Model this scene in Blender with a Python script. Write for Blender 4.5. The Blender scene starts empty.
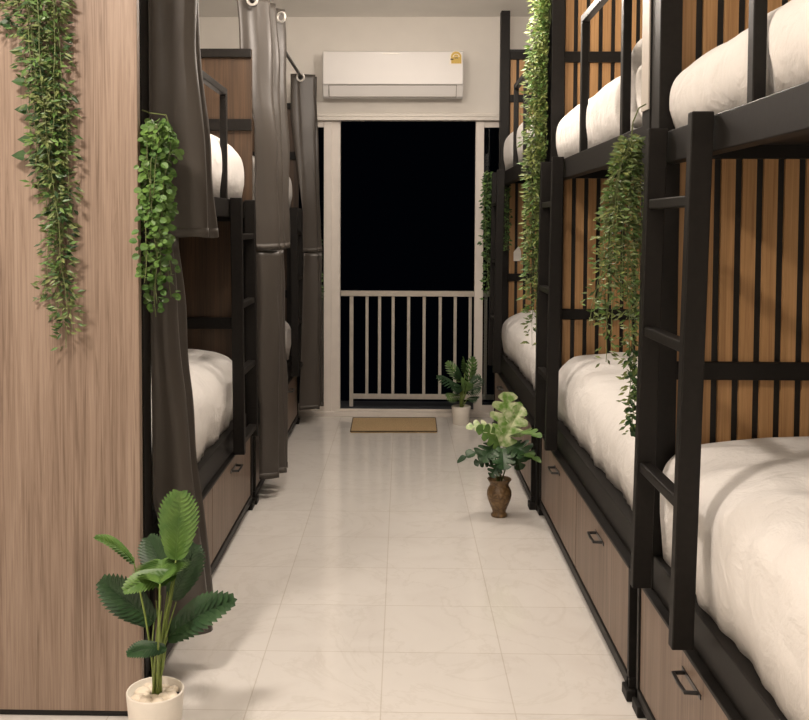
import bpy, bmesh, math, random
from mathutils import Vector, Matrix, noise
PI = math.pi
SC = bpy.context.scene
COL = SC.collection
R = random.Random(7)

# ------------------------------------------------------------------ camera
cam_d = bpy.data.cameras.new('camera'); cam = bpy.data.objects.new('camera', cam_d); COL.objects.link(cam)
f_, p_, r_, yw, sx, sy = 955.5, .0434, .0036, -.0197, -20.98, -92.44
cyw, syw, cp, sp = math.cos(yw), math.sin(yw), math.cos(p_), math.sin(p_)
Rt = Vector((cyw, -syw, 0)); Y1 = Vector((syw, cyw, 0))
FW = cp * Y1 + Vector((0, 0, -sp)); UP = sp * Y1 + Vector((0, 0, cp))
RT2 = math.cos(r_) * Rt + math.sin(r_) * UP; UP2 = -math.sin(r_) * Rt + math.cos(r_) * UP
CAM = Vector((0, 0, 1.5))
m = Matrix((RT2, UP2, -FW)).transposed().to_4x4(); m.translation = CAM
cam.matrix_world = m
cam_d.sensor_width = 36; cam_d.lens = f_ / 809 * 36
cam_d.shift_x = -sx / 809; cam_d.shift_y = sy / 809
cam_d.clip_start = .05; cam_d.clip_end = 100
SC.camera = cam

def P(px, py, X=None, Y=None, Z=None):
    """where the sight line of a photo pixel meets the plane X=, Y= or Z= of the room"""
    d = FW + (px - 404.5 - sx) / f_ * RT2 - (py - 360 - sy) / f_ * UP2
    t = (X / d.x) if X is not None else (Y / d.y) if Y is not None else ((Z - 1.5) / d.z)
    return CAM + d * t

# ------------------------------------------------------------------ materials
def nt(name):
    mt = bpy.data.materials.new(name); mt.use_nodes = True
    t = mt.node_tree; return mt, t, t.nodes['Principled BSDF']
def N(t, kind, **kw):
    n = t.nodes.new('ShaderNode' + kind)
    for k, v in kw.items():
        if k in n.inputs.keys(): n.inputs[k].default_value = v
        else: setattr(n, k, v)
    return n
def ramp(t, fac, stops):
    n = t.nodes.new('ShaderNodeValToRGB'); e = n.color_ramp.elements
    while len(e) < len(stops): e.new(.5)
    for i, (p, c) in enumerate(stops): e[i].position = p; e[i].color = (*c, 1)
    t.links.new(fac, n.inputs[0]); return n.outputs[0]
def bump(t, b, h, s=.2, d=.01):
    n = N(t, 'Bump', Strength=s, Distance=d); t.links.new(h, n.inputs['Height']); t.links.new(n.outputs[0], b.inputs['Normal'])
def plain(name, c, rough=.5, metal=0, nz=0, scale=40, bstr=0):
    mt, t, b = nt(name); b.inputs['Roughness'].default_value = rough; b.inputs['Metallic'].default_value = metal
    tc = N(t, 'TexCoord'); n = N(t, 'TexNoise', Scale=scale, Detail=4.0); t.links.new(tc.outputs['Object'], n.inputs['Vector'])
    k = nz if nz else .05
    t.links.new(ramp(t, n.outputs['Fac'], [(.3, tuple(v * (1 - k) for v in c)), (.7, tuple(min(1, v * (1 + k)) for v in c))]), b.inputs['Base Color'])
    if bstr: bump(t, b, n.outputs['Fac'], bstr, .004)
    return mt
def wood(name, dark, mid, light, rough=.45, scale=(14, 14, .7), fine=(90, 90, 1.5), off=0):
    mt, t, b = nt(name); b.inputs['Roughness'].default_value = rough
    tc = N(t, 'TexCoord')
    mp = N(t, 'Mapping'); mp.inputs['Scale'].default_value = scale; mp.inputs['Location'].default_value = (off, off, off); t.links.new(tc.outputs['Object'], mp.inputs['Vector'])
    n1 = N(t, 'TexNoise', Scale=1.0, Detail=5.0, Roughness=.55, Distortion=.9); t.links.new(mp.outputs[0], n1.inputs['Vector'])
    mp2 = N(t, 'Mapping'); mp2.inputs['Scale'].default_value = fine; t.links.new(tc.outputs['Object'], mp2.inputs['Vector'])
    n2 = N(t, 'TexNoise', Scale=1.0, Detail=4.0, Roughness=.65, Distortion=1.1); t.links.new(mp2.outputs[0], n2.inputs['Vector'])
    mx = N(t, 'Math', operation='MULTIPLY_ADD'); mx.inputs[1].default_value = .58; t.links.new(n2.outputs['Fac'], mx.inputs[0])
    m2 = N(t, 'Math', operation='MULTIPLY'); m2.inputs[1].default_value = .42; t.links.new(n1.outputs['Fac'], m2.inputs[0]); t.links.new(m2.outputs[0], mx.inputs[2])
    t.links.new(ramp(t, mx.outputs[0], [(.36, dark), (.5, mid), (.64, light)]), b.inputs['Base Color'])
    bump(t, b, n2.outputs['Fac'], .08, .002)
    return mt
def fabric(name, c, rough=.85, wr=.35, wscale=7, sheen=0):
    mt, t, b = nt(name); b.inputs['Roughness'].default_value = rough; b.inputs['Sheen Weight'].default_value = sheen
    tc = N(t, 'TexCoord')
    n = N(t, 'TexNoise', Scale=wscale, Detail=6.0, Roughness=.55, Distortion=.5); t.links.new(tc.outputs['Object'], n.inputs['Vector'])
    n2 = N(t, 'TexNoise', Scale=600.0, Detail=1.0); t.links.new(tc.outputs['Object'], n2.inputs['Vector'])
    t.links.new(ramp(t, n2.outputs['Fac'], [(.3, tuple(v * .95 for v in c)), (.7, c)]), b.inputs['Base Color'])
    bump(t, b, n.outputs['Fac'], wr, .03)
    return mt
def leafm(name, c1, c2, rough=.4, scale=18, trans=.15):
    mt, t, b = nt(name); b.inputs['Roughness'].default_value = rough
    tc = N(t, 'TexCoord'); n = N(t, 'TexNoise', Scale=scale, Detail=2.0); t.links.new(tc.outputs['Object'], n.inputs['Vector'])
    t.links.new(ramp(t, n.outputs['Fac'], [(.35, c1), (.65, c2)]), b.inputs['Base Color'])
    return mt

M = {}
M['wall'] = plain('wall_paint', (.80, .765, .71), .7, nz=.02, scale=6)
M['ceiling'] = plain('ceiling_paint', (.86, .84, .80), .8, nz=.02, scale=5)
M['trim'] = plain('white_trim', (.72, .68, .62), .4, nz=.03)
M['white_frame'] = plain('white_aluminium', (.78, .72, .66), .35, nz=.03, scale=10)
M['black'] = plain('black_steel', (.0092, .0078, .0066), .5, nz=.2, scale=60, bstr=.03); M['black'].node_tree.nodes['Principled BSDF'].inputs['Specular IOR Level'].default_value = .22
M['blackboard'] = plain('black_board', (.006, .0055, .005), .6, nz=.2)
M['handle'] = plain('handle_black', (.012, .011, .011), .35)
M['walnut'] = wood('walnut_laminate', (.145, .097, .069), (.262, .187, .139), (.335, .25, .193), scale=(15, 15, .9), fine=(105, 105, 2.2))
M['drawer'] = wood('drawer_laminate', (.108, .07, .047), (.18, .122, .086), (.24, .172, .127), off=3, scale=(26, 26, .8))
M['darkwood'] = wood('dark_walnut', (.033, .018, .0095), (.066, .037, .019), (.10, .058, .031), off=5)
M['slat'] = wood('honey_slat', (.29, .15, .058), (.42, .235, .098), (.51, .30, .135), scale=(30, 30, 1.2), off=8, rough=.5)
M['duvet'] = fabric('white_cotton', (.78, .755, .725), .9, .55, 9)
M['curtain'] = fabric('grey_blackout', (.058, .049, .041), .38, .12, 5, sheen=.05)
M['hem'] = fabric('grey_hem', (.058, .049, .040), .5, .05, 5)
M['chrome'] = plain('grommet_metal', (.72, .69, .64), .3, .35)
M['rod'] = plain('rod_black', (.02, .018, .016), .3, .4)
M['potwhite'] = plain('pot_white', (.80, .75, .67), .45, nz=.03, scale=30)
M['pebble'] = plain('pebble', (.78, .69, .56), .5, nz=.12, scale=25)
M['soil'] = plain('soil', (.07, .05, .035), .9, nz=.4, scale=90, bstr=.4)
M['stem'] = plain('stem_green', (.20, .27, .06), .5, nz=.2)
M['twig'] = plain('vine_stem', (.12, .15, .05), .6, nz=.3)
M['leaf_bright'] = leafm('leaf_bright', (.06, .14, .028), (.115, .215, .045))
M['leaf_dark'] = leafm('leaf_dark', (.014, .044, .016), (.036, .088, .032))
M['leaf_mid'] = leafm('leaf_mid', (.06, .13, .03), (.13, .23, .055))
M['pearl'] = leafm('leaf_round', (.045, .12, .018), (.13, .245, .045), .55)
M['fern'] = leafm('leaf_fern', (.065, .115, .02), (.245, .285, .08), .5, 25)
M['fern2'] = leafm('leaf_fern_dull', (.055, .095, .022), (.19, .225, .075), .5, 25)
M['ivy'] = leafm('leaf_ivy', (.014, .045, .012), (.045, .10, .028), .35)
M['variegated'] = leafm('leaf_variegated', (.17, .33, .06), (.62, .66, .42), .4, 30)
M['ac'] = plain('ac_plastic', (.77, .75, .73), .35, nz=.01, scale=5)
M['acgap'] = plain('ac_gap', (.25, .22, .19), .6)
M['gold'] = plain('sticker_gold', (.62, .42, .08), .5, nz=.15, scale=200)
M['cream'] = plain('sticker_cream', (.86, .80, .70), .5)
M['ink'] = plain('sticker_ink', (.10, .07, .03), .6)
M['mat'] = plain('coir', (.52, .37, .20), .95, nz=.25, scale=150, bstr=.8)
M['matedge'] = plain('coir_edge', (.09, .06, .03), .9, nz=.3, scale=150)
M['rail'] = plain('railing_paint', (.66, .60, .52), .45, nz=.06, scale=20)
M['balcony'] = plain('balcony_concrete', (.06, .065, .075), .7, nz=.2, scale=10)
M['post_sheen'] = plain('pale_post_sheen', (.50, .455, .40), .5)
M['patch'] = plain('patch_white', (.82, .78, .72), .6)

def glass():
    mt, t, b = nt('door_glass'); b.inputs['Roughness'].default_value = .02; b.inputs['Transmission Weight'].default_value = 1.0
    b.inputs['IOR'].default_value = 1.45; b.inputs['Base Color'].default_value = (.55, .6, .6, 1); return mt
M['glass'] = glass()

def floor_mat():
    mt, t, b = nt('marble_tile'); b.inputs['Roughness'].default_value = .10; b.inputs['Specular IOR Level'].default_value = .5
    tc = N(t, 'TexCoord'); mp = N(t, 'Mapping'); T = .4155
    mp.inputs['Scale'].default_value = (1 / T, 1 / T, 1); mp.inputs['Location'].default_value = (.061 / T + 20, -2.889 / T + 20, 0)
    t.links.new(tc.outputs['Object'], mp.inputs['Vector'])
    br = N(t, 'TexBrick', offset=0.0, squash=1.0); br.inputs['Scale'].default_value = 1; br.inputs['Brick Width'].default_value = 1; br.inputs['Row Height'].default_value = 1
    br.inputs['Mortar Size'].default_value = .005; br.inputs['Mortar Smooth'].default_value = .2
    br.inputs['Color1'].default_value = (1, 1, 1, 1); br.inputs['Color2'].default_value = (.955, .955, .955, 1)
    br.inputs['Mortar'].default_value = (.80, .775, .74, 1)
    t.links.new(mp.outputs[0], br.inputs['Vector'])
    n = N(t, 'TexNoise', Scale=2.2, Detail=6.0, Roughness=.6, Distortion=2.2); t.links.new(tc.outputs['Object'], n.inputs['Vector'])
    n2 = N(t, 'TexNoise', Scale=1.3, Detail=5.0, Roughness=.6, Distortion=3.5); t.links.new(tc.outputs['Object'], n2.inputs['Vector'])
    c1 = ramp(t, n.outputs['Fac'], [(.3, (.725, .69, .65)), (.5, (.76, .73, .69)), (.7, (.775, .745, .705))])
    c2 = ramp(t, n2.outputs['Fac'], [(.47, (1, 1, 1)), (.5, (.945, .94, .93)), (.53, (1, 1, 1))])
    mu = N(t, 'Mix', data_type='RGBA', blend_type='MULTIPLY'); mu.inputs[0].default_value = 1
    t.links.new(c1, mu.inputs[6]); t.links.new(c2, mu.inputs[7])
    m2 = N(t, 'Mix', data_type='RGBA', blend_type='MULTIPLY'); m2.inputs[0].default_value = 1
    t.links.new(mu.outputs[2], m2.inputs[6]); t.links.new(br.outputs['Color'], m2.inputs[7])
    t.links.new(m2.outputs[2], b.inputs['Base Color'])
    bump(t, b, br.outputs['Fac'], -.1, .002)
    return mt
M['floor'] = floor_mat()

def vase_mat():
    mt, t, b = nt('carved_clay'); b.inputs['Roughness'].default_value = .45
    tc = N(t, 'TexCoord'); n = N(t, 'TexNoise', Scale=25.0, Detail=5.0); t.links.new(tc.outputs['Object'], n.inputs['Vector'])
    v = N(t, 'TexVoronoi', Scale=38.0, feature='DISTANCE_TO_EDGE'); t.links.new(tc.outputs['Object'], v.inputs['Vector'])
    a = N(t, 'Math', operation='MULTIPLY'); t.links.new(n.outputs['Fac'], a.inputs[0]); 
    q = N(t, 'Math', operation='MINIMUM'); q.inputs[1].default_value = .25; t.links.new(v.outputs['Distance'], q.inputs[0])
    z = N(t, 'Math', operation='MULTIPLY_ADD'); z.inputs[1].default_value = 1.6; z.inputs[2].default_value = .65; t.links.new(q.outputs[0], z.inputs[0]); t.links.new(z.outputs[0], a.inputs[1])
    t.links.new(ramp(t, a.outputs[0], [(.25, (.075, .042, .017)), (.42, (.15, .088, .036)), (.62, (.22, .135, .06))]), b.inputs['Base Color'])
    bump(t, b, v.outputs['Distance'], .6, .01); return mt
M['vase'] = vase_mat()

# ------------------------------------------------------------------ mesh builder
def worigin(o):
    v = Vector((0, 0, 0))
    while o is not None: v += o.location; o = o.parent
    return v
class MB:
    def __init__(s): s.v = []; s.f = []
    def quad_box(s, c):
        """c: 8 corners, bottom ring then top ring"""
        k = len(s.v); s.v += [Vector(p) for p in c]
        for q in ((3, 2, 1, 0), (4, 5, 6, 7), (0, 1, 5, 4), (1, 2, 6, 5), (2, 3, 7, 6), (3, 0, 4, 7)): s.f.append(tuple(k + i for i in q))
    def box(s, x0, x1, y0, y1, z0, z1):
        if x0 > x1: x0, x1 = x1, x0
        if y0 > y1: y0, y1 = y1, y0
        if z0 > z1: z0, z1 = z1, z0
        s.quad_box([(x0, y0, z0), (x1, y0, z0), (x1, y1, z0), (x0, y1, z0), (x0, y0, z1), (x1, y0, z1), (x1, y1, z1), (x0, y1, z1)])
    def tube(s, pts, r, n=8, caps=True):
        pts = [Vector(p) for p in pts]; rr = r if isinstance(r, (list, tuple)) else [r] * len(pts); k = len(s.v)
        prev = None
        for i, p in enumerate(pts):
            d = (pts[min(i + 1, len(pts) - 1)] - pts[max(i - 1, 0)]).normalized()
            if prev is None: a = d.orthogonal().normalized()
            else: a = (prev - d * prev.dot(d)); a = a.normalized() if a.length > 1e-6 else d.orthogonal().normalized()
            prev = a; b = d.cross(a)
            for j in range(n): s.v.append(p + (a * math.cos(2 * PI * j / n) + b * math.sin(2 * PI * j / n)) * rr[i])
        for i in range(len(pts) - 1):
            for j in range(n): s.f.append((k + i * n + j, k + i * n + (j + 1) % n, k + (i + 1) * n + (j + 1) % n, k + (i + 1) * n + j))
        if caps:
            s.f.append(tuple(k + j for j in reversed(range(n)))); s.f.append(tuple(k + (len(pts) - 1) * n + j for j in range(n)))
    def lathe(s, c, prof, n=32, close=True):
        k = len(s.v); c = Vector(c)
        for r, z in prof:
            for j in range(n): s.v.append(c + Vector((r * math.cos(2 * PI * j / n), r * math.sin(2 * PI * j / n), z)))
        for i in range(len(prof) - 1):
            for j in range(n): s.f.append((k + i * n + j, k + i * n + (j + 1) % n, k + (i + 1) * n + (j + 1) % n, k + (i + 1) * n + j))
        if close:
            s.f.append(tuple(k + j for j in reversed(range(n)))); s.f.append(tuple(k + (len(prof) - 1) * n + j for j in range(n)))
    def torus(s, c, ax, R0, r0, n=20, k2=8):
        ax = Vector(ax).normalized(); a = ax.orthogonal().normalized(); b = ax.cross(a); c = Vector(c); k = len(s.v)
        for i in range(n):
            t = 2 * PI * i / n; d = a * math.cos(t) + b * math.sin(t)
            for j in range(k2): u = 2 * PI * j / k2; s.v.append(c + d * (R0 + r0 * math.cos(u)) + ax * r0 * math.sin(u))
        for i in range(n):
            for j in range(k2): s.f.append((k + i * k2 + j, k + ((i + 1) % n) * k2 + j, k + ((i + 1) % n) * k2 + (j + 1) % k2, k + i * k2 + (j + 1) % k2))
    def grid(s, rows, closed=False):
        k = len(s.v); w = len(rows[0])
        for r in rows: s.v += [Vector(p) for p in r]
        for i in range(len(rows) - 1):
            for j in range(w if closed else w - 1): s.f.append((k + i * w + j, k + i * w + (j + 1) % w, k + (i + 1) * w + (j + 1) % w, k + (i + 1) * w + j))
    def poly(s, pts):
        k = len(s.v); s.v += [Vector(p) for p in pts]; s.f.append(tuple(range(k, k + len(pts))))
    def build(s, name, mat, parent=None, smooth=False, bevel=0, solid=0, loc=None, fixn=True, sub=0):
        o_ = worigin(parent) if parent else Vector(loc or (0, 0, 0))
        me = bpy.data.meshes.new(name); me.from_pydata([tuple(v - o_) for v in s.v], [], s.f); me.update()
        if fixn:
            bm = bmesh.new(); bm.from_mesh(me); bmesh.ops.recalc_face_normals(bm, faces=bm.faces); bm.to_mesh(me); bm.free()
        me.materials.append(mat)
        if smooth:
            for p in me.polygons: p.use_smooth = True
        o = bpy.data.objects.new(name, me); COL.objects.link(o)
        if parent: o.parent = parent
        elif loc: o.location = loc
        if bevel:
            b = o.modifiers.new('bevel', 'BEVEL'); b.width = bevel; b.segments = 2; b.limit_method = 'ANGLE'
        if solid:
            q = o.modifiers.new('thickness', 'SOLIDIFY'); q.thickness = solid; q.offset = 0
        if sub:
            q = o.modifiers.new('smooth', 'SUBSURF'); q.levels = sub; q.render_levels = sub
        return o
def tag(o, label, cat, group=None):
    o['label'] = label; o['category'] = cat
    if group: o['group'] = group
    return o
def thing(name, loc, label, cat, group=None):
    o = bpy.data.objects.new(name, None); COL.objects.link(o); o.location = loc; o.empty_display_size = .1
    return tag(o, label, cat, group)
def struct(name, mb, mat, parent=None, **k):
    o = mb.build(name, mat, parent, **k)
    if not parent: o['kind'] = 'structure'
    return o
def bx(name, mat, x0, x1, y0, y1, z0, z1, parent=None, bevel=.003, loc=None):
    b = MB(); b.box(x0, x1, y0, y1, z0, z1); return b.build(name, mat, parent, bevel=bevel, loc=loc)

# ------------------------------------------------------------------ the room
XL, XR, YF, YB, ZC = -1.95, 1.86, -1.3, 7.48, 3.12
def sbox(name, mat, *a):
    b = MB(); b.box(*a); return struct(name, b, mat)
sbox('floor', M['floor'], XL, XR, YF, YB, -.1, 0)
sbox('ceiling', M['ceiling'], XL, XR, YF, YB, ZC, ZC + .1)
sbox('wall_left', M['wall'], XL - .1, XL, YF, YB, 0, ZC)
sbox('wall_right', M['wall'], XR, XR + .1, YF, YB, 0, ZC)
sbox('wall_front', M['wall'], XL - .1, XR + .1, YF - .1, YF, 0, ZC)
OX0, OX1, OZ = -1.0, 1.0, 2.362
b = MB(); b.box(XL - .1, OX0, YB, YB + .14, 0, ZC); b.box(OX1, XR + .1, YB, YB + .14, 0, ZC); b.box(OX0, OX1, YB, YB + .14, OZ, ZC)
struct('wall_back', b, M['wall'])
b = MB(); b.box(-1.15, 1.15, YB - .045, YB + .0, 2.318, 2.346); b.box(-1.15, 1.15, YB - .03, YB, 2.348, 2.372)
struct('trim_1', b, M['trim'], bevel=.004)
b = MB(); b.box(XL, OX0, YB - .015, YB, 0, .09); b.box(OX1, XR, YB - .015, YB, 0, .09); struct('baseboard_back', b, M['trim'])

# sliding door to the balcony
door = bpy.data.objects.new('door_1', None); COL.objects.link(door); door.location = (0, YB, 0); door['kind'] = 'structure'
yf = YB + .01
b = MB(); b.box(OX0, OX1, yf - .005, yf + .11, 2.326, OZ); b.build('door_head', M['white_frame'], door, bevel=.003)
b = MB(); b.box(OX0, OX1, yf - .03, yf + .12, 0, .035); b.box(OX0, OX1, yf + .02, yf + .035, .035, .052); b.build('door_sill', M['white_frame'], door, bevel=.003)
for x0, x1, y0, y1 in ((-.617, -.553, yf - .005, yf + .04), (-.555, -.489, yf + .01, yf + .075), (.567, .632, yf - .005, yf + .05), (OX0, OX0 + .05, yf, yf + .09), (OX1 - .05, OX1, yf, yf + .09)):
    bx('door_stile', M['white_frame'], x0, x1, y0, y1, .03, 2.328, door)
for x0, x1, z0, z1 in ((OX0 + .05, -.617, .035, .09), (OX0 + .05, -.617, 2.27, 2.328), (.632, OX1 - .05, .035, .09), (.632, OX1 - .05, 2.27, 2.328)):
    bx('door_rail', M['white_frame'], x0, x1, yf + .005, yf + .04, z0, z1, door)
for x0, x1 in ((OX0 + .04, -.60), (.61, OX1 - .04)):
    bx('glass_pane', M['glass'], x0, x1, yf + .019, yf + .025,   .08, 2.28, door, bevel=0)

# balcony
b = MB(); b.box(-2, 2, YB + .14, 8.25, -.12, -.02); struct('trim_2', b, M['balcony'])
YR = 8.0
rl = thing('balcony_railing', (0, YR, -.02), 'pale painted metal balcony railing with upright bars beyond the open door', 'railing')
zt = P(400, 293.5, Y=YR).z
bx('top_rail', M['rail'], -1.9, 1.9, YR - .03, YR + .03, zt - .022, zt + .022, rl)
zb = P(400, 396.5, Y=YR).z
bx('bottom_rail', M['rail'], P(353, 396, Y=YR).x, 1.9, YR - .018, YR + .018, zb - .02, zb + .02, rl)
for i, px in enumerate((351.5, 367, 379.5, 393, 408.5, 424, 440, 455, 470, 485.5)):
    q = P(px, 340, Y=YR).x; w = .016 if i == 0 else .0125
    bx('post' if i == 0 else 'baluster', M['rail'], q - w, q + w, YR - w, YR + w, -.02 if i == 0 else zb, zt - .01, rl, bevel=.002)
bx('post', M['rail'], .93, .962, YR - .016, YR + .016, -.02, zt - .01, rl, bevel=.002)
for k in range(6):
    q = P(351.5, 340, Y=YR).x - .125 * (k + 1); bx('baluster', M['rail'], q - .0125, q + .0125, YR - .0125, YR + .0125, -.02, zt - .01, rl, bevel=.002)

# ------------------------------------------------------------------ air conditioner
AX0, AX1, AZ0, AZ1 = P(322.5, 75, Y=YB - .21).x, P(463.5, 75, Y=YB - .21).x, P(400, 98.5, Y=YB - .15).z, P(400, 50.5, Y=YB - .21).z
ya, yb = YB - .21, YB
ac = thing('air_conditioner', (-.08, YB, AZ0), 'white wall-mounted split air conditioner above the balcony door', 'air conditioner')
prof = [(yb, AZ0 + .03), (yb, AZ1), (ya + .03, AZ1), (ya + .012, AZ1 - .006), (ya + .006, AZ1 - .02), (ya, AZ0 + .10), (ya + .012, AZ0 + .085), (ya + .03, AZ0 + .05), (ya + .05, AZ0 + .012), (ya + .075, AZ0)]
b = MB(); rows = [[(x, y, z) for y, z in prof] for x in (AX0, AX1)]; b.grid(rows, closed=True)
n_ = len(prof); b.f.append(tuple(range(n_))); b.f.append(tuple(reversed(range(n_, 2 * n_)))); b.build('body', M['ac'], ac, bevel=.004)
b = MB(); b.quad_box([(AX0 + .004, ya - .008, AZ0 + .098), (AX1 - .004, ya - .008, AZ0 + .098), (AX1 - .004, ya + .02, AZ0 + .098), (AX0 + .004, ya + .02, AZ0 + .098),
                      (AX0 + .004, ya - .002, AZ1 - .008), (AX1 - .004, ya - .002, AZ1 - .008), (AX1 - .004, ya + .02, AZ1 - .008), (AX0 + .004, ya + .02, AZ1 - .008)])
b.build('front_panel', M['ac'], ac, bevel=.004)
b = MB(); b.quad_box([(AX0 + .05, ya + .046, AZ0 + .012), (AX1 - .055, ya + .046, AZ0 + .012), (AX1 - .055, ya + .05, AZ0 + .012), (AX0 + .05, ya + .05, AZ0 + .012),
                      (AX0 + .05, ya + .004, AZ0 + .09), (AX1 - .055, ya + .004, AZ0 + .09), (AX1 - .055, ya + .012, AZ0 + .09), (AX0 + .05, ya + .012, AZ0 + .09)])
b.build('louver', M['ac'], ac, bevel=.002)
b = MB()
for z0, y0 in ((AZ0 + .0915, ya + .001), (AZ0 + .008, ya + .044)): b.box(AX0 + .045, AX1 - .05, y0, y0 + .01, z0, z0 + .005)
for x0 in (AX0 + .045, AX1 - .054): b.quad_box([(x0, ya + .044, AZ0 + .01), (x0 + .004, ya + .044, AZ0 + .01), (x0 + .004, ya + .052, AZ0 + .01), (x0, ya + .052, AZ0 + .01), (x0, ya + .002, AZ0 + .092), (x0 + .004, ya + .002, AZ0 + .092), (x0 + .004, ya + .012, AZ0 + .092), (x0, ya + .012, AZ0 + .092)])
b.build('outlet_gap', M['acgap'], ac)
b = MB(); b.box(-.15, -.03, ya - .008, ya - .001, AZ1 - .028, AZ1 - .018); b.build('logo_strip', M['chrome'], ac, bevel=.002)
# energy sticker: pale rounded sheet, gold arch, pale dial and dark mark
def disc_pts(cx, cz, r, a0, a1, y, n=20): return [(cx + r * math.cos(a0 + (a1 - a0) * i / n), y, cz + r * math.sin(a0 + (a1 - a0) * i / n)) for i in range(n + 1)]
c0 = P(455.8, 57, Y=ya); sxx, szz = c0.x, c0.z
y_ = ya - .0085
def slab(mat, name, pts, d, par):
    b = MB(); k = len(pts); b.v = [Vector(p) for p in pts] + [Vector((p[0], p[1] + d, p[2])) for p in pts]
    b.f = [tuple(range(k)), tuple(range(2 * k - 1, k - 1, -1))] + [(i, (i + 1) % k, k + (i + 1) % k, k + i) for i in range(k)]
    return b.build(name, mat, par)
stk = slab(M['cream'], 'energy_sticker', [(sxx - .046, y_, szz - .055), (sxx + .046, y_, szz - .055)] + disc_pts(sxx, szz, .046, 0, PI, y_), .004, ac)
slab(M['gold'], 'sticker_print', [(sxx - .034, y_ - .001, szz - .05), (sxx + .042, y_ - .001, szz - .05)] + disc_pts(sxx + .002, szz, .039, 0, PI, y_ - .001), .003, stk)
slab(M['cream'], 'sticker_dial', disc_pts(sxx + .002, szz - .004, .026, .1, PI - .1, y_ - .002), .002, stk)
slab(M['gold'], 'sticker_dial', disc_pts(sxx + .002, szz - .002, .020, .1, PI - .1, y_ - .003), .002, stk)
b = MB(); b.box(sxx - .040, sxx - .018, y_ - .003, y_, szz - .024, szz - .014); b.box(sxx - .01, sxx + .016, y_ - .003, y_, szz - .012, szz - .006); b.build('sticker_mark', M['ink'], stk)

# ------------------------------------------------------------------ wood partition on the left
YW = 2.83
wp = thing('wood_partition', (-1.38, YW, 0), 'tall walnut laminate partition beside the first curtain, trailing vine hung on it', 'partition')
bx('panel', M['walnut'], XL, P(139.5, 400, Y=YW).x, YW, YW + .03, .022, ZC - .002, wp, bevel=.002)
bx('plinth', M['blackboard'], XL, -.81, YW + .012, YW + .03, 0, .022, wp)

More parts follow.
